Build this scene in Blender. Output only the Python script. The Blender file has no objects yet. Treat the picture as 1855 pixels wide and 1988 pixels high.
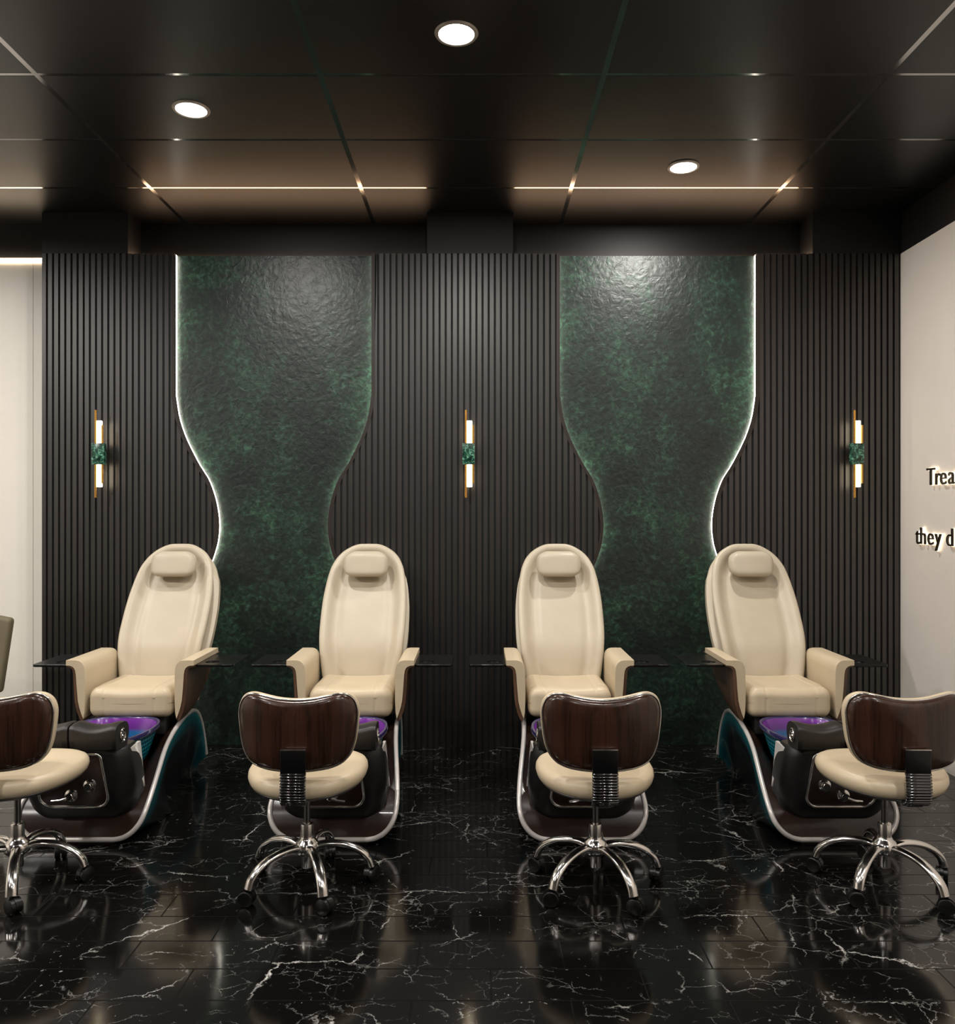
import bpy, bmesh, math, random
from mathutils import Vector, Matrix
random.seed(7)
PI = math.pi
S = bpy.context.scene
COL = S.collection

# ------------------------------------------------------------------ helpers
def srgb(r, g, b):
    def f(c):
        c /= 255.0
        return c / 12.92 if c <= .04045 else ((c + .055) / 1.055) ** 2.4
    return (f(r), f(g), f(b), 1.0)

def mk(name, V, F, mat=None, parent=None, smooth=35, loc=None, fm=None):
    me = bpy.data.meshes.new(name)
    me.from_pydata([tuple(v) for v in V], [], F)
    mats = mat if isinstance(mat, (list, tuple)) else ([mat] if mat else [])
    for m in mats: me.materials.append(m)
    if fm:
        for p, i in zip(me.polygons, fm): p.material_index = i
    bm = bmesh.new(); bm.from_mesh(me)
    bmesh.ops.recalc_face_normals(bm, faces=bm.faces)
    bm.to_mesh(me); bm.free()
    if smooth:
        me.polygons.foreach_set('use_smooth', [True] * len(me.polygons))
        me.set_sharp_from_angle(angle=math.radians(smooth))
    me.update()
    o = bpy.data.objects.new(name, me); COL.objects.link(o)
    if loc: o.location = loc
    if parent: o.parent = parent
    return o

def empty(name, loc, label, cat, group=None):
    o = bpy.data.objects.new(name, None); COL.objects.link(o)
    o.location = loc; o.empty_display_size = .1
    return tag(o, label, cat, group)

def tag(o, label, cat, group=None):
    o['label'] = label; o['category'] = cat
    if group: o['group'] = group
    return o

def structure(o):
    o['kind'] = 'structure'; return o

def dup(root, loc, label):
    r = root.copy(); COL.objects.link(r); r.location = loc; r['label'] = label
    def kids(a, b):
        for ch in list(a.children):
            c = ch.copy(); COL.objects.link(c); c.parent = b
            kids(ch, c)
    kids(root, r)
    return r

class G:
    """collects geometry for one mesh"""
    def __init__(s): s.V = []; s.F = []; s.M = []
    def add(s, V, F, m=0):
        o = len(s.V); s.V += [tuple(v) for v in V]
        s.F += [tuple(i + o for i in f) for f in F]; s.M += [m] * len(F); return s
    def obj(s, name, mat, parent=None, **k): return mk(name, s.V, s.F, mat, parent, fm=s.M, **k)

def box(x0, x1, y0, y1, z0, z1):
    V = [(x, y, z) for x in (x0, x1) for y in (y0, y1) for z in (z0, z1)]
    return V, [(0, 1, 3, 2), (4, 6, 7, 5), (0, 4, 5, 1), (2, 3, 7, 6), (0, 2, 6, 4), (1, 5, 7, 3)]

def loft(rings, cap=True, closed=True):
    n = len(rings[0]); V = [p for r in rings for p in r]; F = []
    for i in range(len(rings) - 1):
        for j in range(n if closed else n - 1):
            k = (j + 1) % n
            F.append((i * n + j, i * n + k, (i + 1) * n + k, (i + 1) * n + j))
    if cap:
        F.append(tuple(range(n - 1, -1, -1))); b = (len(rings) - 1) * n
        F.append(tuple(range(b, b + n)))
    return V, F

def lathe(prof, n=32, axis='z', c=(0, 0, 0)):
    rings = []
    for r, z in prof:
        ring = []
        for i in range(n):
            a = 2 * PI * i / n; u, v = r * math.cos(a), r * math.sin(a)
            p = {'z': (u, v, z), 'y': (u, z, v), 'x': (z, u, v)}[axis]
            ring.append((p[0] + c[0], p[1] + c[1], p[2] + c[2]))
        rings.append(ring)
    return loft(rings)

def tube(path, rad, n=10, closed=False, flat=None, up=(0, 0, 1)):
    """sweep an ellipse (rad along the side, rad*flat along the 'up' side)"""
    P = [Vector(p) for p in path]; N = len(P); rings = []
    rr = rad if isinstance(rad, (list, tuple)) else [rad] * N
    up = Vector(up)
    for i in range(N):
        a = P[(i - 1) % N] if (closed or i > 0) else P[i]
        b = P[(i + 1) % N] if (closed or i < N - 1) else P[i]
        t = (b - a).normalized()
        s = t.cross(up)
        if s.length < 1e-4: s = t.cross(Vector((1, 0, 0)))
        s.normalize(); u = s.cross(t).normalized()
        fl = 1 if flat is None else flat
        rings.append([P[i] + s * (rr[i] * math.cos(2 * PI * k / n)) + u * (rr[i] * fl * math.sin(2 * PI * k / n)) for k in range(n)])
    if closed:
        rings.append(rings[0]); return loft(rings, cap=False)
    return loft(rings)

def rbox(hx, hy, hz, r, n=5, m=4, deform=None, c=(0, 0, 0)):
    """rounded box, n samples in the rounding, m on the flats"""
    def axis(h):
        rr = min(r, h * .999)
        a = [-h + rr * (1 - math.cos(PI / 2 * i / n)) for i in range(n)]
        return a + [-h + rr + (2 * h - 2 * rr) * i / m for i in range(m + 1)] + [-q for q in reversed(a)]
    A = [axis(hx), axis(hy), axis(hz)]; H = (hx, hy, hz)
    V = []; F = []; idx = {}
    def vid(p):
        k = tuple(round(q, 6) for q in p)
        if k not in idx:
            q = [max(-H[i] + min(r, H[i] * .999), min(H[i] - min(r, H[i] * .999), p[i])) for i in range(3)]
            d = Vector([p[i] - q[i] for i in range(3)])
            if d.length > 1e-9: d = d.normalized() * min(r, min(H) * .999 if False else r)
            # anisotropic clamp for thin boxes
            d = Vector([math.copysign(min(abs(d[i]), H[i]), d[i]) for i in range(3)])
            v = [q[i] + d[i] for i in range(3)]
            if deform: v = deform(*v)
            idx[k] = len(V); V.append((v[0] + c[0], v[1] + c[1], v[2] + c[2]))
        return idx[k]
    for ax in range(3):
        b, d = [i for i in range(3) if i != ax]
        for s in (0, -1):
            for i in range(len(A[b]) - 1):
                for j in range(len(A[d]) - 1):
                    f = []
                    for (ii, jj) in ((i, j), (i + 1, j), (i + 1, j + 1), (i, j + 1)):
                        p = [0, 0, 0]; p[ax] = A[ax][s]; p[b] = A[b][ii]; p[d] = A[d][jj]
                        f.append(vid(p))
                    if len(set(f)) >= 3: F.append(tuple(dict.fromkeys(f)))
    return V, F

def interp(tab, x):
    if x <= tab[0][0]: return tab[0][1]
    for (a, b), (c, d) in zip(tab, tab[1:]):
        if x <= c: return b + (d - b) * (x - a) / (c - a)
    return tab[-1][1]

def catmull(pts, k=6, closed=False):
    P = [Vector(p) for p in pts]; N = len(P); out = []
    rng = range(N) if closed else range(N - 1)
    for i in rng:
        g = (lambda j: P[j % N]) if closed else (lambda j: P[max(0, min(N - 1, j))])
        a, b, c, d = g(i - 1), g(i), g(i + 1), g(i + 2)
        for s in range(k):
            t = s / k
            out.append(.5 * ((2 * b) + (c - a) * t + (2 * a - 5 * b + 4 * c - d) * t * t + (3 * b - a - 3 * c + d) * t ** 3))
    if not closed: out.append(P[-1])
    return out

# ------------------------------------------------------------------ materials
class NT:
    def __init__(s, name):
        s.m = bpy.data.materials.new(name); s.m.use_nodes = True
        s.t = s.m.node_tree; s.b = s.t.nodes['Principled BSDF']
    def n(s, typ, **k):
        nd = s.t.nodes.new(typ)
        for a, v in k.items():
            if hasattr(nd, a): setattr(nd, a, v)
            else: nd.inputs[a.replace('_', ' ')].default_value = v
        return nd
    def l(s, a, b): s.t.links.new(a, b)
    def p(s, **k):
        for a, v in k.items(): s.b.inputs[a.replace('_', ' ')].default_value = v
        return s
    def coord(s, scale=(1, 1, 1), kind='Object'):
        c = s.n('ShaderNodeTexCoord'); m = s.n('ShaderNodeMapping'); m.inputs['Scale'].default_value = scale
        s.l(c.outputs[kind], m.inputs['Vector']); return m.outputs['Vector']
    def noise(s, vec, scale, detail=4, rough=.5, dist=0):
        nd = s.n('ShaderNodeTexNoise'); nd.inputs['Scale'].default_value = scale; nd.inputs['Detail'].default_value = detail
        nd.inputs['Roughness'].default_value = rough; nd.inputs['Distortion'].default_value = dist
        s.l(vec, nd.inputs['Vector']); return nd.outputs['Fac'], nd.outputs['Color']
    def ramp(s, fac, stops):
        nd = s.n('ShaderNodeValToRGB'); cr = nd.color_ramp
        while len(cr.elements) < len(stops): cr.elements.new(.5)
        for e, (p, c) in zip(cr.elements, stops):
            e.position = p; e.color = c if len(c) == 4 else (*c, 1)
        s.l(fac, nd.inputs['Fac']); return nd.outputs['Color']
    def math(s, op, a, b=None, clamp=False):
        nd = s.n('ShaderNodeMath', operation=op); nd.use_clamp = clamp
        for i, v in enumerate((a, b)):
            if v is None: continue
            if isinstance(v, (int, float)): nd.inputs[i].default_value = v
            else: s.l(v, nd.inputs[i])
        return nd.outputs[0]
    def mix(s, fac, a, b, mode='MIX'):
        nd = s.n('ShaderNodeMix', data_type='RGBA', blend_type=mode)
        for i, v in ((0, fac), (6, a), (7, b)):
            if isinstance(v, (int, float, tuple)): nd.inputs[i].default_value = v
            else: s.l(v, nd.inputs[i])
        return nd.outputs[2]
    def bump(s, h, strength=.3, dist=.01, prev=None):
        nd = s.n('ShaderNodeBump'); nd.inputs['Strength'].default_value = strength; nd.inputs['Distance'].default_value = dist
        s.l(h, nd.inputs['Height'])
        if prev is not None: s.l(prev, nd.inputs['Normal'])
        s.l(nd.outputs['Normal'], s.b.inputs['Normal']); return nd.outputs['Normal']

def W(v): return (v, v, v, 1)

def simple(name, col, rough=.5, metal=0.0, coat=0.0, var=.06, bump=0.0, bscale=60, spec=.5):
    t = NT(name); t.p(Roughness=rough, Metallic=metal, Coat_Weight=coat); t.b.inputs['Specular IOR Level'].default_value = spec
    v = t.coord(); f, _ = t.noise(v, 9, 3)
    d = tuple(max(0, c * (1 - var)) for c in col[:3]) + (1,); e = tuple(min(1, c * (1 + var)) for c in col[:3]) + (1,)
    t.l(t.ramp(f, [(.3, d), (.7, e)]), t.b.inputs['Base Color'])
    if bump:
        h, _ = t.noise(v, bscale, 3); t.bump(h, bump, .002)
    return t.m

def emit(name, col, strength, base=W(.8)):
    t = NT(name); t.p(Base_Color=base, Roughness=.5); t.b.inputs['Emission Color'].default_value = col
    t.b.inputs['Emission Strength'].default_value = strength
    return t.m

def wood(name, dark, light, rough, coat, sx=26, sz=1.6, spec=.5):
    t = NT(name); t.p(Roughness=rough, Coat_Weight=coat, Coat_Roughness=.06); t.b.inputs['Specular IOR Level'].default_value = spec
    v = t.coord((sx, sx, sz)); f, _ = t.noise(v, 1.3, 6, .6, .6)
    v2 = t.coord((sx * 5, sx * 5, sz * 1.5)); g, _ = t.noise(v2, 1.6, 3, .5, .2)
    h = t.math('ADD', t.math('MULTIPLY', f, .7), t.math('MULTIPLY', g, .3))
    t.l(t.ramp(h, [(.33, dark), (.5, tuple((a + b) / 2 for a, b in zip(dark, light))), (.68, light)]), t.b.inputs['Base Color'])
    return t.m

M = {}
M['cream'] = simple('cream_leather', srgb(196, 179, 151), .38, 0, 0, .03, .06, 220, .4)
M['cream_back'] = simple('pale_cream_leather', srgb(188, 176, 155), .40, 0, 0, .03, .05, 220, .4)
M['black_leather'] = simple('black_brown_leather', srgb(25, 22, 19), .45, 0, 0, .1, .08, 160)
M['black_gloss'] = simple('black_plastic', srgb(13, 12, 13), .42, 0, 0, .1)
M['tray'] = simple('black_lacquer', srgb(10, 10, 11), .3, 0, 0, .05, spec=.35)
M['rubber'] = simple('black_rubber', srgb(11, 11, 11), .3, 0, 0, .1)
M['chrome'] = simple('polished_chrome', (.72, .69, .66, 1), .16, 1, 0, .03)
M['black_chrome'] = simple('black_chrome', (.15, .15, .155, 1), .12, 1, 0, .03)
M['dark_chrome'] = simple('dark_chrome', (.32, .31, .31, 1), .16, 1, 0, .03)
M['silver'] = simple('silver_paint', srgb(196, 190, 186), .3, .25, .2, .04)
M['brown_gloss'] = simple('brown_lacquer', srgb(36, 21, 16), .3, 0, .2, .12, .1, 25)
M['grey'] = simple('charcoal_metal', srgb(58, 55, 53), .4, .2, 0, .08)
M['walnut'] = wood('walnut_gloss', srgb(27, 15, 10), srgb(63, 39, 28), .22, .15, 16, 1.2, .4)
M['walnut_matt'] = wood('walnut_matt', srgb(46, 31, 23), srgb(108, 78, 57), .4, .1, 40, 2.0)
M['slat'] = wood('dark_slat_wood', srgb(15, 12, 10), srgb(36, 29, 24), .40, 0, 30, .8, .9)
M['rim'] = simple('dark_brown_edge', srgb(34, 23, 18), .5, 0, 0, .08)
M['groove'] = simple('blue_black_felt', srgb(13, 18, 21), .65, 0, 0, .05)
M['white_wall'] = simple('white_paint', srgb(230, 224, 213), .45, 0, 0, .012)
M['grey_wall'] = simple('greige_paint', srgb(226, 217, 207), .5, 0, 0, .012)
M['black_wall'] = simple('black_paint', srgb(15, 14, 14), .5, 0, 0, .04)
M['back_room'] = simple('dim_paint', srgb(90, 84, 78), .7, 0, 0, .02)
M['brass'] = simple('brass', (.80, .42, .10, 1), .24, 1, 0, .03)
M['tube_light'] = emit('warm_tube', (1, .86, .62, 1), 5)
M['led'] = emit('led_edge', (1, .93, .80, 1), 13)
M['cove'] = emit('warm_led', (1, .62, .36, 1), 8.5)
M['strip'] = emit('warm_strip', (1, .76, .52, 1), 15)
M['lens'] = emit('lamp_lens', (1, .98, .95, 1), 22)
M['halo'] = emit('letter_glow', (1, .80, .55, 1), 2.3)
M['ring'] = simple('satin_trim', srgb(190, 180, 170), .4, .3, 0, .03)
M['letter'] = simple('dark_bronze', srgb(34, 29, 22), .3, .5, 0, .04)
M['olive'] = simple('olive_beige_fabric', srgb(100, 91, 69), .7, 0, 0, .04, .1, 300)

# glossy black ceiling
t = NT('black_ceiling'); t.p(Base_Color=srgb(8, 8, 8), Roughness=.36); t.b.inputs['Specular IOR Level'].default_value = .58
v = t.coord(); f, _ = t.noise(v, .8, 2); r = t.ramp(f, [(.3, W(.32)), (.7, W(.40))]); t.l(r, t.b.inputs['Roughness'])
M['ceiling'] = t.m
M['groove_metal'] = simple('ceiling_joint_metal', (.42, .41, .40, 1), .11, 1, 0, .02)

# black veined marble floor laid in a running bond
t = NT('black_marble'); t.b.inputs['Specular IOR Level'].default_value = .5
v = t.coord()
_, nc = t.noise(v, 3.6, 8, .68)
_, nc2 = t.noise(v, 17, 5, .7)
v2 = t.n('ShaderNodeMix', data_type='VECTOR'); v2.inputs[0].default_value = .022; t.l(v, v2.inputs[4]); t.l(nc2, v2.inputs[5])
warp = t.n('ShaderNodeMix', data_type='VECTOR'); warp.inputs[0].default_value = .13
t.l(v2.outputs[1], warp.inputs[4]); t.l(nc, warp.inputs[5]); wv = warp.outputs[1]
def vein(scale, width, mscale, lo, hi, seed):
    mp = t.n('ShaderNodeMapping'); mp.inputs['Location'].default_value = (seed, seed * .7, seed * .3); mp.inputs['Rotation'].default_value = (0, 0, seed)
    mp.inputs['Scale'].default_value = (1, 1.5, 1); t.l(wv, mp.inputs['Vector'])
    vo = t.n('ShaderNodeTexVoronoi', feature='DISTANCE_TO_EDGE'); vo.inputs['Scale'].default_value = scale
    t.l(mp.outputs['Vector'], vo.inputs['Vector'])
    line = t.ramp(vo.outputs['Distance'], [(0, W(1)), (width, W(.28)), (width * 2.0, W(0))])
    k, _ = t.noise(mp.outputs['Vector'], mscale, 6, .65)
    return t.math('MULTIPLY', line, t.ramp(k, [(lo, W(0)), (hi, W(1))]))
a = vein(1.7, .0032, 2.4, .52, .66, 1.3)
b = vein(4.6, .0055, 3.2, .51, .66, 4.1)
c = vein(12., .010, 4.0, .50, .64, 7.7)
sk, _ = t.noise(v, 46, 3, .6); sm, _ = t.noise(v, 3.1, 5, .6)
speck = t.math('MULTIPLY', t.ramp(sk, [(.66, W(0)), (.70, W(1))]), t.ramp(sm, [(.50, W(0)), (.62, W(.8))]))
tot = t.math('ADD', t.math('ADD', a, t.math('MULTIPLY', b, .7)), t.math('ADD', t.math('MULTIPLY', c, .4), t.math('MULTIPLY', speck, .45)), True)
br = t.n('ShaderNodeTexBrick'); br.offset = .5; br.squash = 1
br.inputs['Scale'].default_value = 1; br.inputs['Brick Width'].default_value = .487; br.inputs['Row Height'].default_value = .173
br.inputs['Mortar Size'].default_value = .0030; br.inputs['Mortar Smooth'].default_value = .25
mp = t.n('ShaderNodeMapping'); mp.inputs['Location'].default_value = (.487 * 20 - .043, .173 * 40 - 2.499 + .173 * 15, 0); t.l(v, mp.inputs['Vector'])
t.l(mp.outputs['Vector'], br.inputs['Vector'])
br.inputs['Color1'].default_value = W(.8); br.inputs['Color2'].default_value = W(1)
base = t.mix(tot, (.0035, .0033, .0031, 1), (.62, .60, .56, 1))
base = t.mix(br.outputs['Fac'], base, (.002, .002, .002, 1))
t.l(base, t.b.inputs['Base Color'])
inv = t.math('SUBTRACT', 1, br.outputs['Fac'])
pn, _ = t.noise(v, 7, 2)
n0 = t.bump(pn, .012, .02)
t.bump(inv, 1.0, .004, n0)
rg, _ = t.noise(v, 3, 4); t.l(t.mix(br.outputs['Fac'], t.ramp(rg, [(.3, W(.07)), (.7, W(.12))]), W(.35)), t.b.inputs['Roughness'])
t.l(t.math('ADD', t.math('MULTIPLY', inv, .3), .2), t.b.inputs['Specular IOR Level'])
M['floor'] = t.m

# embossed dark green wall covering
t = NT('green_wallcovering'); t.b.inputs['Specular IOR Level'].default_value = .5
v = t.coord()
f1, _ = t.noise(v, 2.4, 3, .55); f2, _ = t.noise(v, 30, 5, .66, .7)
h = t.math('ADD', t.math('MULTIPLY', f1, .48), t.math('MULTIPLY', f2, .52))
t.l(t.ramp(h, [(.40, srgb(17, 24, 21)), (.50, srgb(24, 37, 31)), (.57, srgb(35, 58, 46)), (.66, srgb(58, 94, 74))]), t.b.inputs['Base Color'])
b1, _ = t.noise(v, 20, 4, .55, 1.0)
vo = t.n('ShaderNodeTexVoronoi'); vo.inputs['Scale'].default_value = 30; t.l(v, vo.inputs['Vector'])
t.bump(t.math('ADD', b1, t.math('MULTIPLY', vo.outputs['Distance'], .25)), .42, .008)
t.p(Roughness=.40)
M['green'] = t.m

# green marble block of the sconces
t = NT('green_marble'); t.p(Roughness=.25)
v = t.coord(); _, nc = t.noise(v, 22, 5); wv = t.mix(.06, v, nc)
vo = t.n('ShaderNodeTexVoronoi', feature='DISTANCE_TO_EDGE'); vo.inputs['Scale'].default_value = 34; t.l(wv, vo.inputs['Vector'])
k, _ = t.noise(v, 40, 4)
ln = t.math('MULTIPLY', t.ramp(vo.outputs['Distance'], [(0, W(1)), (.12, W(0))]), t.ramp(k, [(.4, W(0)), (.6, W(1))]))
bs = t.ramp(k, [(.35, srgb(12, 34, 28)), (.65, srgb(30, 84, 66))])
t.l(t.mix(ln, bs, srgb(120, 176, 148)), t.b.inputs['Base Color'])
M['green_marble'] = t.m

# teal skirt paint that darkens towards the arch (own colour attribute)
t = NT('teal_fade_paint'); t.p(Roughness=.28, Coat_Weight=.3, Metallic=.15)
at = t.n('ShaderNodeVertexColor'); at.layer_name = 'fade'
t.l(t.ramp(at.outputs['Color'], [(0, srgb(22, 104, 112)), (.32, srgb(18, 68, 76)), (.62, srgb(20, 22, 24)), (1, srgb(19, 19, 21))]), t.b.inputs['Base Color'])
M['teal_skirt'] = t.m

# foot basin: purple inside fading to blue, woven teal outside
t = NT('basin_inside'); t.p(Roughness=.22, Coat_Weight=.4)
cc = t.n('ShaderNodeTexCoord'); sp = t.n('ShaderNodeSeparateXYZ'); t.l(cc.outputs['Object'], sp.inputs[0])
mr = t.n('ShaderNodeMapRange'); mr.inputs[1].default_value = .24; mr.inputs[2].default_value = .44; t.l(sp.outputs['Z'], mr.inputs[0])
t.l(t.ramp(mr.outputs[0], [(0, srgb(16, 70, 110)), (.66, srgb(22, 82, 132)), (.74, srgb(88, 38, 118)), (1, srgb(116, 44, 148))]), t.b.inputs['Base Color'])
M['basin_in'] = t.m
t = NT('basin_outside'); t.p(Roughness=.3, Coat_Weight=.3)
v = t.coord((1, 1, 1)); ck = t.n('ShaderNodeTexWave', wave_type='BANDS', bands_direction='Z'); ck.inputs['Scale'].default_value = 14; ck.inputs['Distortion'].default_value = 1.0; t.l(v, ck.inputs['Vector'])
c2 = t.n('ShaderNodeTexWave', wave_type='BANDS', bands_direction='Y'); c2.inputs['Scale'].default_value = 14; t.l(v, c2.inputs['Vector'])
h = t.math('MULTIPLY', ck.outputs['Fac'], c2.outputs['Fac'])
t.l(t.ramp(h, [(0, srgb(2, 74, 92)), (.4, srgb(8, 132, 150)), (1, srgb(24, 176, 190))]), t.b.inputs['Base Color'])
t.bump(h, .6, .006)
M['basin_out'] = t.m
M['basin_rim'] = simple('indigo_rim', srgb(44, 38, 84), .25, 0, .4, .1)
M['basin_water'] = simple('blue_water', srgb(40, 110, 160), .05, 0, .5, .05)

# ------------------------------------------------------------------ numbers taken from the view
CAM_H, FPX = 1.5, 1580.0
YW = 5.197          # face of the slat panels
YB = 5.40           # back wall
ZT = 3.151          # top of the panels
ZC = 3.414          # ceiling
XL, XR = -2.783, 2.707
ROOM_X0, ROOM_Y0 = -6.0, -3.2
CX1, CX2 = -1.306, 1.1545     # centres of the two green openings

# ------------------------------------------------------------------ room shell
structure(mk('floor', *box(ROOM_X0, XR, ROOM_Y0, YB, -.05, 0), M['floor'], smooth=0))

def make_ceiling():
    xs = [ROOM_X0]; ys = [ROOM_Y0]; gx = []; gy = []
    x = -.690 - 1.2445 * 4
    while x < XR - .05:
        if x > ROOM_X0 + .1: gx.append((x - .0125, x + .0125))
        x += 1.2445
    y = 4.808 - .6235 * 12
    while y < YB - .05:
        gy.append((y - .010, y + .010)); y += .6235
    for a, b in gx: xs += [a, b]
    for a, b in gy: ys += [a, b]
    xs.append(XR + .02); ys.append(YB + .02)
    g = G(); D = .0008
    isg = lambda i: i % 2 == 1
    for i in range(len(xs) - 1):
        for j in range(len(ys) - 1):
            gr = isg(i) or isg(j); z = ZC + (D if gr else 0)
            x0, x1, y0, y1 = xs[i], xs[i + 1], ys[j], ys[j + 1]
            g.add([(x0, y0, z), (x1, y0, z), (x1, y1, z), (x0, y1, z)], [(0, 3, 2, 1)], 1 if gr else 0)
            if not gr:
                for (p, q) in (((x0, y0), (x1, y0)), ((x1, y0), (x1, y1)), ((x1, y1), (x0, y1)), ((x0, y1), (x0, y0))):
                    g.add([(*p, z), (*q, z), (*q, z + D), (*p, z + D)], [(0, 1, 2, 3)])
    g.add(*box(ROOM_X0, XR + .02, ROOM_Y0, YB + .02, ZC + D + .005, ZC + D + .05))
    o = g.obj('ceiling', [M['ceiling'], M['groove_metal']], smooth=0)
    return structure(o)
make_ceiling()

structure(mk('wall_back', *box(ROOM_X0, XR + .1, YB, YB + .1, -.05, ZC + .1), M['black_wall'], smooth=0))
g = G(); g.add(*box(ROOM_X0, -2.945, YB - .012, YB, 0, ZT)); g.add(*box(-2.942, XL + .02, YB - .012, YB, 0, ZT))
structure(g.obj('wall_far_left', M['white_wall'], smooth=0))
structure(mk('wall_right', *box(XR, XR + .1, ROOM_Y0, YB, -.05, ZT), M['grey_wall'], smooth=0))
structure(mk('trim_1', *box(XR, XR + .1, ROOM_Y0, YB, ZT, ZC + .05), M['black_wall'], smooth=0))
structure(mk('wall_left', *box(ROOM_X0 - .1, ROOM_X0, ROOM_Y0, YB, -.05, ZC + .05), M['white_wall'], smooth=0))
structure(mk('wall_front', *box(ROOM_X0, XR, ROOM_Y0 - .1, ROOM_Y0, -.05, ZC + .05), M['back_room'], smooth=0))
# black pillars above the panels
for i, (a, b) in enumerate(((82, 249), (830, 997), (1579, 1751))):
    x0 = (a - 928) / 304.02; x1 = (b - 928) / 304.02
    structure(mk('trim_%d' % (i + 2), *box(x0, x1, YW, YB, ZT, ZC), M['black_wall'], smooth=0))
# carcass that fills the depth behind the panels
structure(mk('trim_5', *box(XL, XR, 5.262, YB, 0, ZT - .012), M['groove'], smooth=0))

# ------------------------------------------------------------------ hourglass outline
ctab_px = [(492, .628), (740, .628), (765, .627), (790, .617), (810, .605), (832, .584), (854, .556), (876, .521), (898, .483), (914, .451), (929, .42), (947, .395), (966, .375), (985, .361),
           (1004, .352), (1022, .349), (1040, .353), (1057, .362), (1073, .377), (1088, .394), (1105, .42), (1130, .465), (1160, .52), (1190, .565), (1220, .60), (1250, .62), (1280, .628), (1456, .628)]
OUT = [(1.5 - (y - 994) / 304.02, w) for y, w in ctab_px]
OUT[-1] = (0.0, .628); OUT[0] = (ZT, .628)
OUT = [(v.x, v.y) for v in catmull([(z, w, 0) for z, w in OUT], 4)]     # top -> floor
OUT_UP = sorted(OUT)                                                    # z ascending
WAIST = min(range(len(OUT)), key=lambda i: OUT[i][1])
upper = sorted([(w, z) for z, w in OUT[:WAIST + 1]]); lower = sorted([(w, z) for z, w in OUT[WAIST:]])
RIM = .022

def z_range(d, extra=0):
    """free height of a slat edge at distance d from an opening's centre"""
    d -= extra
    if d >= .628: return (0.0, ZT)
    if d <= .349: return None
    return (interp(lower, d), interp(upper, d))

def slat_panel(x0, x1, openings, label):
    """openings: list of (centre, side) with side +1 when the panel lies right of the opening"""
    root = empty('slat_wall_panel', ((x0 + x1) / 2, YW, 0), label, 'wall panel', 'dark slatted wall panels')
    ox = (x0 + x1) / 2
    P = .0392; wv = .0255
    lo = x0; hi = x1
    for c, s in openings:
        if s > 0: lo = c + .349
        else: hi = c - .349
    def rng(x):
        r = (0.0, ZT)
        for c, s in openings:
            d = (x - c) * s
            q = z_range(d, RIM - .002)
            if q is None: return None
            r = (max(r[0], q[0]), min(r[1], q[1]))
        return r
    g = G(); back = G()
    n = int(math.ceil((hi - lo) / P)) + 1
    start = x0 if not (openings and openings[0][1] > 0) else None
    k0 = math.floor(lo / P)
    xs = []
    k = 0
    for k in range(n + 1):
        a = (k0 + k) * P; b = a + wv
        if b < lo or a > hi: continue
        a = max(a, x0 if start is not None else a); b = min(b, x1 if not any(s < 0 for c, s in openings) else b)
        if b - a < .006: continue
        xs.append((a, b))
    for a, b in xs:
        ra, rb = rng(a), rng(b)
        if ra is None and rb is None: continue
        if ra is None: m = rb; ra = (sum(m) / 2,) * 2; 
        if rb is None: m = ra; rb = (sum(m) / 2,) * 2
        V = [(a - ox, 0, ra[0]), (b - ox, 0, rb[0]), (b - ox, 0, rb[1]), (a - ox, 0, ra[1])]
        V += [(x, .012, z) for x, y, z in V]
        g.add(V, [(0, 1, 2, 3), (4, 7, 6, 5), (0, 4, 5, 1), (1, 5, 6, 2), (2, 6, 7, 3), (3, 7, 4, 0)])
    # backing sheet that follows the outline, built row by row
    zs = [z for z, w in OUT_UP]
    rows = []
    for z, w in OUT_UP:
        l = x0; r = x1
        for c, s in openings:
            if s > 0: l = c + w + .001
            else: r = c - w - .001
        rows.append((l - ox, r - ox, z))
    V = []; F = []
    for l, r, z in rows: V += [(l, .011, z), (r, .011, z), (r, .020, z), (l, .020, z)]
    for i in range(len(rows) - 1):
        b = i * 4
        for j in range(4):
            F.append((b + j, b + (j + 1) % 4, b + 4 + (j + 1) % 4, b + 4 + j))
    F += [(0, 1, 2, 3), tuple(len(V) - 4 + i for i in (3, 2, 1, 0))]
    back.add(V, F)
    g.obj('slats', M['slat'], root, smooth=0)
    back.obj('backing_sheet', M['groove'], root, smooth=0)
    for c, s in openings:
        rings = []; led = []
        for z, w in OUT_UP:
            i0 = c + s * w - ox; i1 = c + s * (w + RIM) - ox
            rings.append([(i0, -.001, z), (i1, -.001, z), (i1, .02, z), (i0, .02, z)])
            led.append([(i0 + s * .002, .021, z), (i0 + s * .006, .021, z), (i0 + s * .006, .046, z), (i0 + s * .002, .046, z)])
        V, F = loft(rings); mk('edge_band', V, F, M['rim'], root, smooth=30)
        V, F = loft(led); mk('light_strip', V, F, M['led'], root, smooth=30)
    return root

slat_panel(XL, CX1 - .349, [(CX1, -1)], 'dark vertical slat panel left of both green panels, beside the left white wall')
slat_panel(CX1 + .349, CX2 - .349, [(CX1, 1), (CX2, -1)], 'dark vertical slat panel between the two green panels, middle sconce on it')
slat_panel(CX2 + .349, XR, [(CX2, 1)], 'dark vertical slat panel right of both green panels, beside the lettered wall')

for c, lab in ((CX1, 'left dark green embossed hourglass panel with lit edge'), (CX2, 'right dark green embossed hourglass panel with lit edge')):
    V, F = box(-.70, .70, 0, .014, 0, ZT - .0005)
    o = mk('green_wall_panel', V, F, M['green'], smooth=0, loc=(c, 5.246, 0)); tag(o, lab, 'wall panel', 'green wall panels')

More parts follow.
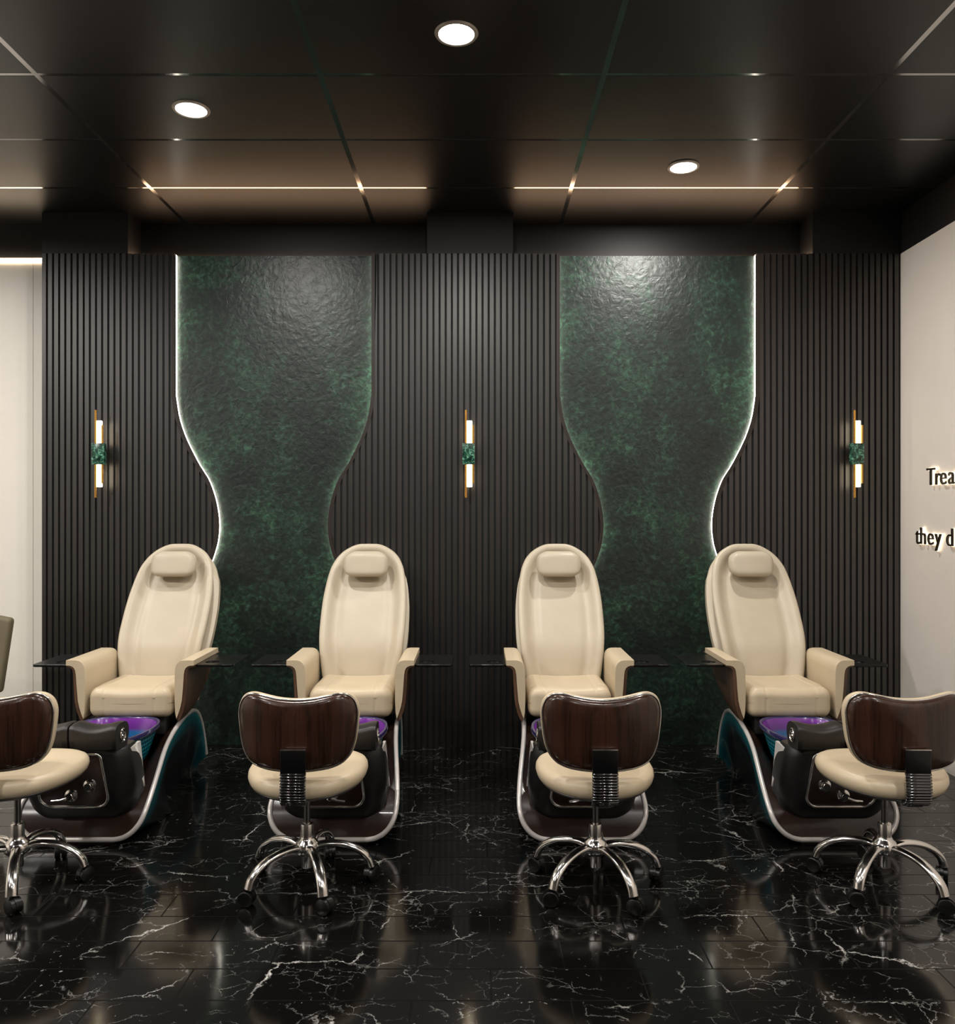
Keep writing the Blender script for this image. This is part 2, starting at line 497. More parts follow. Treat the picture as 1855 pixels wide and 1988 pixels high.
# hidden cove light on the panel tops, and the strip on the left wall
for (a, b, lab) in ((249, 830, 'warm light strip along the ledge above the left green panel'), (997, 1579, 'warm light strip along the ledge above the right green panel')):
    x0 = (a - 928) / 304.02 + .02; x1 = (b - 928) / 304.02 - .02
    o = mk('cove_light_strip', *box(-(x1 - x0) / 2, (x1 - x0) / 2, -.008, .008, .0, .032), M['cove'], smooth=0, loc=((x0 + x1) / 2, 5.391, ZT + .006))
    tag(o, lab, 'light strip', 'cove light strips')
o = mk('wall_light_strip', *box(-1.2, 1.2, -.02, .0, -.012, .012), M['strip'], smooth=0, loc=(-2.785 - 1.2, YB, ZT + .015))
tag(o, 'glowing warm strip along the top edge of the left white wall', 'light strip')

# ------------------------------------------------------------------ recessed downlights
def make_downlight(loc, label):
    r = empty('recessed_downlight', loc, label, 'ceiling light', 'recessed ceiling downlights')
    mk('trim_ring', *lathe([(.070, .0), (.072, -.006), (.084, -.006), (.088, .0), (.088, .004), (.070, .004)], 48), M['ring'], r)
    mk('diffuser', *lathe([(.0711, .002), (.0711, -.003), (.05, -.0045), (.001, -.005)], 48), M['lens'], r)
    return r
D1 = make_downlight((-.0845, 3.255, ZC), 'round recessed downlight nearest the camera, topmost in the photo')
dup(D1, (-1.361, 3.867, ZC), 'round recessed downlight on the left side of the ceiling')
dup(D1, (1.143, 4.514, ZC), 'round recessed downlight on the right, closest to the slat wall')

# ------------------------------------------------------------------ sconces
def make_sconce(x, label):
    r = empty('wall_sconce', (x, YW, 1.865), label, 'wall lamp', 'brass and green marble wall sconces')
    V, F = rbox(.0385, .02, .0665, .002, 2, 2, c=(0, -.080, 0)); mk('marble_block', V, F, M['green_marble'], r)
    g = G(); g.add(*box(-.012, .012, -.062, .006, -.03, .03)); g.obj('wall_mount', M['grey'], r)
    mk('long_rod', *lathe([(.007, -.275), (.007, .275)], 16, c=(-.0165, -.088, 0)), M['brass'], r)
    mk('short_rod', *lathe([(.0065, -.185), (.0065, .18)], 16, c=(.0285, -.093, 0)), M['brass'], r)
    for s in (-1, 1):
        pr = [(.001, .066), (.0172, .066), (.0172, .205), (.016, .208), (.001, .209)]
        V, F = lathe([(a, b * s) for a, b in pr], 20, c=(.0055, -.083, 0)); mk('light_tube', V, F, M['tube_light'], r)
    return r
sc = make_sconce(-2.382, 'brass and green marble sconce on the left slat panel, by the left wall')
dup(sc, (-.0565, YW, 1.865), 'brass and green marble sconce on the middle slat panel between green panels')
dup(sc, (2.385, YW, 1.865), 'brass and green marble sconce on the right slat panel, near the lettering')

# ------------------------------------------------------------------ lettering on the right wall
def letters(text, y_start, z_base, size, label, adv, top_light):
    root = empty('wall_lettering', (XR, y_start, z_base), label, 'lettering', 'backlit quote on the right wall')
    pos = 0
    for ch, a in zip(text, adv):
        if ch != ' ':
            for nm, off, depth, m, mat in (('letter', -.0008, .005, .022, M['letter']), ('glow', .0016, .002, .010, M['halo'])):
                cu = bpy.data.curves.new('txt', 'FONT'); cu.body = ch; cu.size = size; cu.extrude = depth; cu.offset = off; cu.resolution_u = 6
                ob = bpy.data.objects.new('txt', cu); COL.objects.link(ob)
                dg = bpy.context.evaluated_depsgraph_get()
                me = bpy.data.meshes.new_from_object(ob.evaluated_get(dg))
                bpy.data.objects.remove(ob)
                R = Matrix(((0, 0, -1, 0), (-1, 0, 0, 0), (0, 1, 0, 0), (0, 0, 0, 1)))
                me.transform(Matrix.Translation((-m, -pos, 0)) @ R)
                me.materials.clear(); me.materials.append(mat)
                o2 = bpy.data.objects.new(nm, me); COL.objects.link(o2)
                if nm == 'letter': o2.parent = root; last = o2
                else: o2.parent = last
        pos += a * size
    return root
SZ = .149
letters('Trea', 4.862, 1.659, SZ, 'dark backlit letters Trea, upper line on the right wall', [.572, .352, .557, .54], 1)
letters('they d', 4.985, 1.306, SZ, 'dark backlit letters they d, lower line on the right wall', [.31, .556, .55, .50, .26, .56], 1)

# ------------------------------------------------------------------ pedicure spa chair (local: y0 = 4.2 in world)
Y0 = 4.2
# half of the silver edge: (half width, y, z)
EDGE = [(.165, 3.655, .028), (.205, 3.658, .036), (.245, 3.666, .060), (.275, 3.682, .100), (.288, 3.715, .150), (.284, 3.80, .210), (.272, 3.90, .268), (.256, 4.02, .328),
        (.243, 4.15, .368), (.233, 4.30, .396), (.226, 4.42, .405), (.222, 4.52, .398), (.219, 4.60, .362), (.216, 4.67, .285), (.213, 4.72, .190), (.210, 4.765, .085)]
EDGE = [(v.x, v.y - Y0, v.z) for v in catmull(EDGE, 4)]

def make_spa_chair(label, loc):
    R = empty('pedicure_chair', loc, label, 'pedicure chair', 'cream pedicure spa chairs')
    # --- brown base
    fr = [(-1, 0), (-.93, -.006), (-.82, -.018), (-.70, -.045), (-.62, -.17), (-.3, -.2), (0, -.2), (.3, -.2), (.62, -.17), (.70, -.045), (.82, -.018), (.93, -.006), (1, 0)]
    V = []; n = len(fr); F = []
    for w, y, z in EDGE:
        dip = max(0, min(1, (y + .46) / .14))
        if y > .36: dip *= max(0, 1 - (y - .36) / .1)
        for f, d in fr: V.append((w * f, y, max(.012, z + d * dip * 1.0 - (0.002 if abs(f) == 1 else .003))))
    for i in range(len(EDGE) - 1):
        for j in range(n - 1): F.append((i * n + j, i * n + j + 1, (i + 1) * n + j + 1, (i + 1) * n + j))
    # front and back closing faces
    b = len(V); V += [(w, EDGE[0][1] + .004, .002) for w in (-.165, .165)]
    F.append(tuple(range(n)) + (b + 1, b))
    b = len(V); V += [(w * .14, EDGE[-1][1] - .01, .002) for w in (-1, 1)]
    k = (len(EDGE) - 1) * n; F.append(tuple(range(k, k + n)) + (b + 1, b))
    mk('base', V, F, M['brown_gloss'], R, smooth=40)
    path = [(-w, y, z) for w, y, z in reversed(EDGE)] + [(w, y, z) for w, y, z in EDGE]
    mk('edge_trim', *tube(path, .0118, 8), M['silver'], R, smooth=60)
    # --- teal skirts
    for s in (-1, 1):
        T = [0, .06, .14, .24, .36, .5, .68, .85, 1]
        ins = [.004, .006, .004, -.008, -.03, -.05, -.062, -.07, -.07]
        V = []; F = []; fade = []
        e0, e1 = EDGE[0][1] + .02, EDGE[-1][1] - .005
        for i, (w, y, z) in enumerate(EDGE):
            q = i / (len(EDGE) - 1); yf = e0 + (e1 - e0) * (q ** .9)
            for tt, dx in zip(T, ins):
                thin = min(1, z / .15) * max(0, min(1, (q - .30) / .22))
                V.append((s * (w + dx * thin - (.022 * tt if q < .3 else .012 * tt)), y + (yf - y) * tt, max(.001, (z - .006) * (1 - tt))))
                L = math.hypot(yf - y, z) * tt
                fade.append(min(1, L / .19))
        n = len(T)
        for i in range(len(EDGE) - 1):
            for j in range(n - 1): F.append((i * n + j, i * n + j + 1, (i + 1) * n + j + 1, (i + 1) * n + j))
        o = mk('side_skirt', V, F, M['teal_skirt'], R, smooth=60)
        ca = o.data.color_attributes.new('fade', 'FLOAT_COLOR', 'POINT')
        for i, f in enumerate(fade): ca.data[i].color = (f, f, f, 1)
    # --- black footbath housing
    secs = [(.075, .180, 3.715, 3.79), (.10, .208, 3.695, 3.82), (.15, .234, 3.665, 3.83), (.21, .246, 3.640, 3.83), (.28, .248, 3.624, 3.815), (.35, .242, 3.613, 3.80), (.40, .234, 3.608, 3.785), (.436, .225, 3.607, 3.775), (.446, .219, 3.612, 3.77), (.449, .19, 3.64, 3.76)]
    rings = []
    for z, hw, yf, yb in secs:
        ring = []; rc = min(.085, hw * .6); cy = (yf + yb) / 2
        pts = []
        for (cx_, cy_, a0, rr) in ((hw - rc, yf + rc, -PI / 2, rc), (hw - .03, yb - .03, 0, .03), (-hw + .03, yb - .03, PI / 2, .03), (-hw + rc, yf + rc, PI, rc)):
            for i in range(9):
                a = a0 + PI / 2 * i / 8
                pts.append((cx_ + rr * math.cos(a), cy_ + rr * math.sin(a) - Y0, z))
        rings.append(pts)
    mk('footbath_housing', *loft(rings), M['black_gloss'], R, smooth=50)
    # --- control panel with chrome frame, knobs and lever
    def face_y(z):
        return interp([(a, c) for a, b_, c, d in secs], z) - Y0
    pl = []
    for (cx_, cz_, a0, a1, rr) in ((.108, .404, 90, 0, .026), (.098, .236, 8, -90, .055)):
        for i in range(9):
            a = math.radians(a0 + (a1 - a0) * i / 8); pl.append((cx_ + rr * math.cos(a), cz_ + rr * math.sin(a)))
    pl = pl + [(-x, z) for x, z in reversed(pl)]
    Vc = [(x, face_y(z) - .006, z) for x, z in pl]
    V = Vc + [(0, face_y(.3) - .006, .3)] + [(x, y + .02, z) for x, y, z in Vc]; n = len(pl)
    F = [(i, (i + 1) % n, n) for i in range(n)] + [(i, (i + 1) % n, n + 1 + (i + 1) % n, n + 1 + i) for i in range(n)]
    cp = mk('control_panel', V, F, M['brown_gloss'], R, smooth=30)
    mk('panel_frame', *tube([(x, y - .002, z) for x, y, z in Vc], .0066, 8, True, up=(0, 1, 0)), M['chrome'], cp, smooth=60)
    def knob(name, x, z, lever):
        prof = [(.001, -.030), (.012, -.030), (.016, -.026), (.017, -.020), (.018, -.012), (.027, -.008), (.030, -.002), (.030, .004)]
        o = mk(name, *lathe(prof, 28, 'y'), M['chrome'], cp, loc=(x, face_y(z) - .006, z))
        mk('knob_cap', *lathe([(.001, -.0325), (.0145, -.0325), (.0155, -.029)], 20, 'y'), M['rubber'], o)
        if lever:
            mk('lever', *tube([(-.005, -.034, -.004), (-.03, -.042, -.010), (-.066, -.046, -.012)], [.008, .006, .0052], 10), M['chrome'], o)
        return o
    knob('control_knob', .078, .286, False); knob('lever_knob', -.010, .238, True)
    # --- silver side accents of the housing
    for s in (-1, 1):
        V = [(s * .219, 3.685 - Y0, .434), (s * .222, 3.78 - Y0, .438), (s * .243, 3.78 - Y0, .225), (s * .2285, 3.69 - Y0, .430), (s * .233, 3.785 - Y0, .436), (s * .2525, 3.785 - Y0, .225)]
        mk('side_accent', V, [(0, 2, 1), (3, 4, 5), (0, 1, 4, 3), (1, 2, 5, 4), (2, 0, 3, 5)], M['silver'], R, smooth=0)
    # --- foot rest, two saddle pads
    for s in (-1, 1):
        rings = []
        for i in range(17):
            u = i / 16; x = .004 + .206 * u
            e = .006 * (math.exp(-u / .04) + math.exp(-(1 - u) / .05))
            top = .563 - .020 * math.sin(PI * u) ** 1.3 - e
            pts = [(3.590, .448), (3.578 + e * .4, .455), (3.572 + e * .4, .50), (3.573 + e * .4, top - .022), (3.577, top - .009), (3.588, top - .002), (3.625, top + .004), (3.665, top + .002), (3.692, top - .008), (3.708, top - .028), (3.712, top - .06), (3.700, .47), (3.69, .448)]
            rings.append([(s * x, y - Y0, z) for y, z in pts])
        f = mk('footrest_pad', *loft(rings), M['black_leather'], R, smooth=50)
        g = G(); V, F = lathe([(.030, -.002), (.032, .003), (.029, .006), (.026, .003), (.0255, -.002)], 28, 'x', (0, 0, 0)); g.add(V, F, 0)
        g.add(*lathe([(.0258, .0), (.0258, .002), (.001, .0025)], 24, 'x'), 1)
        for j in range(3):     # swirl of three petals
            a = 2 * PI * j / 3 + .4
            pts = [(.003, .018 * u * math.cos(a + 1.2 * u), .018 * u * math.sin(a + 1.2 * u)) for u in (.15, .4, .7, 1.0, 1.2)]
            g.add(*tube(pts, [.002, .0045, .006, .004, .0015], 8, up=(1, 0, 0)), 0)
        e = g.obj('emblem', [M['chrome'], M['dark_chrome']], f, loc=(s * .2105, 3.640 - Y0, .503)); e.scale = (s, .82, 1)
    # --- basin
    N = 56; rings = []; mats = []
    def ring(hw, hy, cy, z, p=2.8):
        o = []
        for i in range(N):
            a = 2 * PI * i / N; c_, s_ = math.cos(a), math.sin(a)
            x = hw * math.copysign(abs(c_) ** (2 / p), c_); y = hy * math.copysign(abs(s_) ** (2 / p), s_)
            x *= 1 + .10 * y / hy if y < 0 else 1
            o.append((x, cy + y - Y0, z))
        return o
    outer = [(.10, .12, .235), (.140, .165, .25), (.165, .195, .30), (.185, .217, .36), (.200, .232, .41), (.207, .239, .420)]
    rimr = [(.215, .247, .423), (.2175, .2495, .434), (.214, .246, .445), (.204, .236, .445), (.200, .232, .438)]
    inner = [(.193, .224, .41), (.178, .208, .36), (.158, .188, .305), (.130, .155, .262), (.09, .11, .25)]
    prof = outer + rimr + inner; cy = 3.965
    rings = [ring(a, b_, cy, z) for a, b_, z in prof]
    V, F = loft(rings); fm = []
    for i in range(len(prof) - 1):
        m = 0 if i < len(outer) - 1 else (2 if i < len(outer) + len(rimr) - 1 else 1)
        fm += [m] * N
    fm += [0, 1]
    mk('foot_basin', V, F, [M['basin_out'], M['basin_in'], M['basin_rim']], R, smooth=60, fm=fm)
    # --- seat pedestal
    V, F = rbox(.172, .225, .06, .012, 2, 2, c=(0, .275, .395)); mk('seat_support', V, F, M['grey'], R)
    g = G(); g.add(*rbox(.15, .20, .05, .01, 2, 2, c=(0, .30, .33))); g.obj('pedestal', M['black_gloss'], R)
    # --- seat cushion
    def dseat(x, y, z):
        u = x / .213
        if z > 0:
            z += .014 * u * u - .008 + .010 * (y + .2) / .4 * 0
            fr_ = max(0, min(1, (-y + .05) / .23)); z += .004 * fr_
            z -= .016 * max(0, (abs(u) - .62) / .38) ** 2 * (1 if y < -.1 else .4)
        if y < -.15: y -= .010 * (1 - u * u)
        for sx in (-.13, .13):
            d = abs(x - sx)
            if d < .0035 and (z > .03 or y < -.17): 
                if z > .03: z -= .0025
                else: y += .0025
        return (x, y, z)
    V, F = [], []
    hx, hy, hz = .217, .20, .078
    V, F = rbox(hx, hy, hz, .045, 7, 61, dseat, c=(0, .20, .512))
    mk('seat_cushion', V, F, M['cream'], R, smooth=60)
    # --- backrest
    SP = [(4.535, .46), (4.545, .52), (4.555, .60), (4.595, .76), (4.68, .90), (4.765, 1.03), (4.812, 1.106), (4.858, 1.182), (4.885, 1.22), (4.906, 1.259), (4.928, 1.316)]
    SP = [(z, y - Y0) for y, z in SP]
    WT = [(.46, .196), (.50, .203), (.605, .222), (.68, .234), (.76, .244), (.83, .250), (.90, .252), (.97, .2515), (1.03, .248), (1.106, .238), (1.15, .2285), (1.182, .219), (1.22, .200), (1.245, .180), (1.265, .158), (1.282, .132), (1.297, .103), (1.307, .075), (1.3115, .05)]
    WT = [(v.x, v.y) for v in catmull([(z, w, 0) for z, w in WT], 3)]
    SPs = [(v.x, v.y) for v in catmull([(z, y, 0) for z, y in SP], 5)]
    def spine(z):
        y = interp(SPs, z); d = .02
        ty = interp(SPs, min(1.316, z + d)) - interp(SPs, max(.46, z - d)); tz = min(1.316, z + d) - max(.46, z - d)
        l = math.hypot(ty, tz); return y, (-tz / l, ty / l)      # normal points to the sitter (−y, +z)
    outl = [(w, z) for z, w in WT] + [(0, 1.3125)]
    def edge_dist(x, z):
        x = abs(x); best = 9
        for (a, b_), (c_, d) in zip(outl, outl[1:]):
            vx, vz = c_ - a, d - b_; L = vx * vx + vz * vz + 1e-12
            tt = max(0, min(1, ((x - a) * vx + (z - b_) * vz) / L))
            best = min(best, math.hypot(x - a - vx * tt, z - b_ - vz * tt))
        return best
    DT = [(0, -.014), (.004, -.006), (.010, -.001), (.018, .001), (.030, .0), (.044, -.008), (.060, -.026), (.080, -.042), (.097, -.046), (.110, -.043), (.126, -.037), (.3, -.036)]
    DT = [(v.x, v.y) for v in catmull([(a, b_, 0) for a, b_ in DT], 3)]
    US = [-1, -.985, -.96, -.93, -.89, -.84, -.78, -.71, -.64, -.57, -.5, -.42, -.32, -.2, -.07]; US = US + [-u for u in reversed(US)]
    def sheet(scale, dz, front, thick, off):
        rows = []
        for z, w in WT:
            y, nrm = spine(z); row = []
            for u in US:
                x = u * w
                d = interp(DT, edge_dist(x, z)) if front else -.02 * abs(u) ** 6
                d += off
                row.append((x * scale, y + nrm[0] * d, z + nrm[1] * d + dz))
            for u in reversed(US):
                x = u * w; ed = edge_dist(x, z)
                d = off - thick - (-.020 * (1 - min(1, ed / .02)) ** 2)
                row.append((x * (scale * .945 if front else scale), y + nrm[0] * d, z + nrm[1] * d + dz))
            rows.append(row)
        return loft(rows)
    bk = mk('backrest', *sheet(.975, 0, True, .085, 0), M['cream_back'], R, smooth=60)
    mk('back_shell', *sheet(1.012, -.014, False, .075, -.088), M['cream_back'], bk, smooth=60)
    def dhead(x, y, z):
        k = 1 - .33 * min(1, max(0, z / .074)) ** 3 - .24 * min(1, max(0, -z / .074)) ** 3.5
        y = y - .012 * (1 - (x / .126) ** 2) if y < 0 else y
        return (x * k, y + .25 * z * 1.0 * .9, z * (1 + .0 * x))
    V, F = rbox(.131, .036, .074, .032, 6, 6, dhead)
    mk('headrest', V, F, M['cream_back'], bk, smooth=60, loc=(0, 4.822 - Y0, 1.193))
    # --- arms
    for s in (-1, 1):
        cream = [(.331, .732), (.300, .7325), (.276, .732), (.262, .729), (.251, .722), (.242, .711), (.236, .696), (.233, .67), (.232, .60), (.232, .52), (.235, .46), (.241, .430),
                 (.251, .455), (.262, .49), (.269, .525), (.2755, .60), (.279, .655), (.283, .680), (.289, .692), (.298, .700), (.312, .705), (.331, .706)]
        ys = [.010, .012, .016, .06, .12, .18, .24, .30, .36, .405, .41]; ins_ = [.003, .001, 0, 0, 0, 0, 0, 0, 0, 0, .003]
        cx_ = sum(p[0] for p in cream) / len(cream); cz_ = .62
        rings = []
        for y, i_ in zip(ys, ins_):
            kk = interp([(0, 1), (.06, 1), (.12, .99), (.18, .96), (.24, .91), (.30, .84), (.36, .75), (.41, .66)], y)
            rings.append([(s * (x + (cx_ - x) * i_ * 3), y, (.706 - (.706 - z) * kk if z < .706 else z) + (cz_ - z) * i_) for x, z in cream])
        a = mk('armrest', *loft(rings), M['cream'], R, smooth=40)
        inner_ = [(.2425, .428), (.252, .455), (.263, .49), (.270, .525), (.2765, .60), (.280, .655), (.284, .679), (.290, .691), (.299, .699), (.312, .7045), (.330, .7055)]
        outer_ = [(.330, .6985), (.316, .697), (.305, .690), (.298, .680), (.295, .66), (.292, .60), (.286, .515), (.275, .465), (.262, .43), (.247, .412)]
        sec = inner_ + outer_
        rings = []
        for y, k in ((.014, 1), (.06, 1), (.12, .99), (.18, .96), (.24, .91), (.30, .84), (.36, .75), (.40, .68), (.43, .60), (.445, .52)):
            rings.append([(s * (x - .02 * (1 - k) * (1 if z < .6 else 0)), y, .7055 - (.7055 - z) * k) for x, z in sec])
        mk('wood_shell', *loft(rings), M['walnut_matt'], a, smooth=50)
        # tray with cup hole
        hx_, hy_ = .393, .12; n = 64; Vt = []
        x0_, x1_, y0_, y1_ = .326, .525, .04, .345; rc = .018
        def outline(a):
            dx, dy = math.cos(a), math.sin(a); best = None
            tx = ((x1_ if dx > 0 else x0_) - hx_) / dx if abs(dx) > 1e-6 else 9
            ty = ((y1_ if dy > 0 else y0_) - hy_) / dy if abs(dy) > 1e-6 else 9
            tt = min(tx, ty); x, y = hx_ + dx * tt, hy_ + dy * tt
            qx = max(x0_ + rc, min(x1_ - rc, x)); qy = max(y0_ + rc, min(y1_ - rc, y))
            d = math.hypot(x - qx, y - qy)
            if d > rc and abs(x - qx) > 1e-6 and abs(y - qy) > 1e-6: x = qx + (x - qx) * rc / d; y = qy + (y - qy) * rc / d
            return x, y
        an = sorted([2 * PI * i / n for i in range(n)] + [math.atan2(y - hy_, x - hx_) % (2 * PI) for x in (x0_, x0_ + rc * .3, x0_ + rc, x1_ - rc, x1_ - rc * .3, x1_) for y in (y0_, y0_ + rc * .3, y0_ + rc, y1_ - rc, y1_ - rc * .3, y1_)])
        zt, zb = .7045, .692
        rings = []
        for rad, z in ((.0375, zb), (.0375, zt)): rings.append([(s * (hx_ + rad * math.cos(a_)), hy_ + rad * math.sin(a_), z) for a_ in an])
        for z, i_ in ((zt, .002), (zt - .002, 0), (zb + .002, 0), (zb, .002)):
            rr = []
            for a_ in an:
                x, y = outline(a_); L = math.hypot(x - hx_, y - hy_); rr.append((s * (x - (x - hx_) / L * i_), y - (y - hy_) / L * i_, z))
            rings.append(rr)
        rings.append(rings[0])
        tr = mk('side_tray', *loft(rings, cap=False), M['tray'], R, smooth=35)
        mk('cup_well', *lathe([(.001, zb - .010), (.034, zb - .010), (.0375, zb - .006), (.0385, zt - .003), (.0365, zt - .003), (.033, zb - .006), (.001, zb - .007)], 28, c=(s * hx_, hy_, 0)), M['rubber'], tr)
    return R

CH = [(-1.800, 'cream pedicure chair at far left, before the left edge of the left green panel'), (-.659, 'cream pedicure chair second from left, before the right edge of the left green panel'),
      (.480, 'cream pedicure chair third from left, before the left edge of the right green panel'), (1.620, 'cream pedicure chair at far right, nearest the lettered wall')]
first = make_spa_chair(CH[0][1], (CH[0][0], Y0, 0))
for i, (x, lab) in enumerate(CH[1:]):
    c = dup(first, (x, Y0, 0), lab)
    if i in (0, 2):                      # mirrored control panels
        for ch in c.children:
            for k in ch.children:
                if k.name.startswith('control_knob') or k.name.startswith('lever_knob'):
                    k.location.x *= -1
                    if k.name.startswith('lever_knob'): k.scale.x = -1

# ------------------------------------------------------------------ rolling stools
SY = 3.27
def make_stool(label, loc):
    R = empty('rolling_stool', loc, label, 'stool', 'walnut backed rolling stools')
    # back outline, local (x, z)
    half = [(0, .790), (.06, .7935), (.11, .802), (.155, .8095), (.185, .806), (.208, .790), (.221, .765), (.226, .731), (.222, .68), (.215, .63), (.205, .595), (.190, .568), (.165, .546), (.12, .531), (.06, .524), (0, .522)]
    full = half + [(-x, z) for x, z in reversed(half[1:-1])]
    full = [(v.x, v.y) for v in catmull([(x, z, 0) for x, z in full], 3, True)]
    cz = .66; YBK = 3.055 - SY
    def shell(rs, ys, sc=1.0):
        rings = []
        for r, dy in zip(rs, ys):
            rings.append([(x * r, YBK + dy + .95 * (x * r) ** 2, cz + (z - cz) * (1 - (1 - r) * (1.0))) for x, z in full])
        return loft(rings)
    V, F = shell([.02, .3, .6, .8, .91, .96, .985, .99, .985, .9, .5, .02], [-.022, -.0215, -.019, -.015, -.010, -.004, .005, .012, .016, .018, .018, .018])
    mk('backrest_shell', V, F, M['walnut'], R, smooth=60)
    V, F = shell([.05, .5, .9, .99, 1.02, 1.03, 1.02, .985, .92, .8, .5, .05], [.017, .017, .017, .014, .016, .026, .038, .048, .054, .058, .060, .060])
    mk('backrest_cushion', V, F, M['cream'], R, smooth=60)
    pth = [(x * 1.0, YBK + .010 + .95 * x * x, cz + (z - cz) * 1.0) for x, z in full]
    mk('backrest_trim', *tube(pth, .0042, 8, True, up=(0, 1, 0)), M['chrome'], R, smooth=60)
    # bracket
    pl = mk('back_plate', *rbox(.0475, .006, .045, .003, 2, 2, c=(0, YBK - .034, .571)), M['tray'], R)
    mk('plate_edge', *rbox(.0475, .0065, .0022, .001, 1, 1, c=(0, YBK - .034, .617)), M['chrome'], pl)
    g = G(); k = 13
    cur = catmull([(0, YBK - .034, .526), (0, YBK - .038, .49), (0, YBK - .040, .455), (0, YBK - .034, .425), (0, YBK - .015, .408)], 8)
    L = [0]
    for a, b in zip(cur, cur[1:]): L.append(L[-1] + (b - a).length)
    for i in range(k):
        d = L[-1] * i / (k - 1); j = max(q for q in range(len(L)) if L[q] <= d + 1e-9); j = min(j, len(cur) - 2)
        p = cur[j].lerp(cur[j + 1], (d - L[j]) / max(1e-9, L[j + 1] - L[j]))
        g.add(*tube([(-.0485, p.y - .003, p.z), (-.047, p.y - .003, p.z), (.047, p.y - .003, p.z), (.0485, p.y - .003, p.z)], [.0035, .0046, .0046, .0035], 10, flat=1.0))
    g.add(*loft([[(x, p.y + dy, p.z) for x, dy in ((-.043, -.004), (.043, -.004), (.043, .004), (-.043, .004))] for p in cur]))
    g.obj('ribbed_bracket', M['black_chrome'], R, smooth=40)
    mk('bracket_arm', *rbox(.03, .09, .005, .003, 2, 2, c=(0, YBK + .075, .402)), M['grey'], R)
    # seat
    N = 64
    def ring(sc, z, dz=0):
        o = []
        for i in range(N):
            a = 2 * PI * i / N; c_, s_ = math.cos(a), math.sin(a); p = 2.25
            x = .236 * math.copysign(abs(c_) ** (2 / p), c_); y = .245 * math.copysign(abs(s_) ** (2 / p), s_)
            x *= 1 + .05 * s_
            o.append((x * sc, .03 + y * sc, z + .012 * (x * sc / .236) ** 2 - .004))
        return o
    prof = [(.05, .408), (.80, .408), (.92, .414), (.975, .426), (1.0, .444), (.992, .460), (.96, .473), (.90, .482), (.78, .488), (.5, .486), (.2, .484), (.02, .484)]
    mk('seat', *loft([ring(a, b) for a, b in prof]), M['cream'], R, smooth=60)
    mk('seat_pan', *loft([ring(a, b) for a, b in ((.05, .396), (.7, .396), (.90, .406), (.945, .416), (.94, .418), (.05, .412))]), M['grey'], R, smooth=60)
    mk('tilt_mechanism', *rbox(.06, .08, .012, .008, 2, 2, c=(0, 0, .388)), M['rubber'], R)
    # column and hub
    mk('gas_column', *lathe([(.0125, .245), (.0125, .385)], 24), M['dark_chrome'], R, smooth=40)
    mk('column_sleeve', *lathe([(.001, .075), (.021, .075), (.022, .078), (.022, .19), (.026, .192), (.026, .246), (.0245, .25), (.014, .252), (.001, .252)], 28), M['chrome'], R, smooth=40)
    mk('base_hub', *lathe([(.023, .126), (.036, .128), (.047, .138), (.051, .152), (.049, .166), (.041, .180), (.032, .187), (.027, .198), (.0265, .2)], 32), M['chrome'], R, smooth=60)
    # five arched legs with casters
    for q in range(5):
        a = math.radians(7 + 72 * q); d = Vector((math.cos(a), math.sin(a), 0)); sd = Vector((-d.y, d.x, 0))
        pr = catmull([(.034, .158, 0), (.07, .166, 0), (.12, .164, 0), (.17, .152, 0), (.215, .128, 0), (.245, .098, 0), (.258, .066, 0)], 4)
        rad = [.0195 + .003 * abs(i / (len(pr) - 1) - .3) for i in range(len(pr))]
        path = [d * p.x + Vector((0, 0, p.y)) for p in pr]
        lg = mk('leg', *tube(path, rad, 16, flat=.66, up=(0, 0, 1)), M['chrome'], R, smooth=50)
        # caster: hood, stem and two wheels
        g = G(); rot = a + [.9, .5, -.3, -.9, .6][q]; e = Vector((math.cos(rot), math.sin(rot), 0)); tip = d * .250
        ax = Vector((-e.y, e.x, 0)); cc_ = tip + e * .012
        def disc(off, r, th):
            ringsd = []
            for oo, rr in ((-th / 2, r * .9), (-th / 2 + .002, r), (th / 2 - .002, r), (th / 2, r * .9), (th / 2 - .002, r * .6)):
                ringsd.append([cc_ + ax * (off + oo) + e * (rr * math.cos(2 * PI * i / 24)) + Vector((0, 0, .030 + rr * math.sin(2 * PI * i / 24))) for i in range(24)])
            g.add(*loft(ringsd))
        disc(-.0135, .030, .017); disc(.0135, .030, .017)
        hood = []
        for off in (-.006, .006):
            hood.append([cc_ + ax * off + e * (.031 * math.cos(w_)) + Vector((0, 0, .032 + .031 * math.sin(w_))) for w_ in [PI * i / 10 - .3 for i in range(12)]])
        g.add(*loft(hood))
        g.add(*lathe([(.007, .04), (.007, .075), (.012, .076), (.012, .08)], 14, c=tuple(tip)))
        g.obj('caster', M['rubber'], lg, smooth=40)
    return R
ST = [(-1.849, 'rolling stool cut off by the left frame edge, in front of first pedicure chair'), (-.685, 'rolling stool with walnut back in front of the second pedicure chair from left'),
      (.474, 'rolling stool with walnut back in front of the third pedicure chair from left'), (1.636, 'rolling stool at far right, its back cut by the right frame edge')]
fs = make_stool(ST[0][1], (ST[0][0], SY, 0))
for x, lab in ST[1:]: dup(fs, (x, SY, 0), lab)

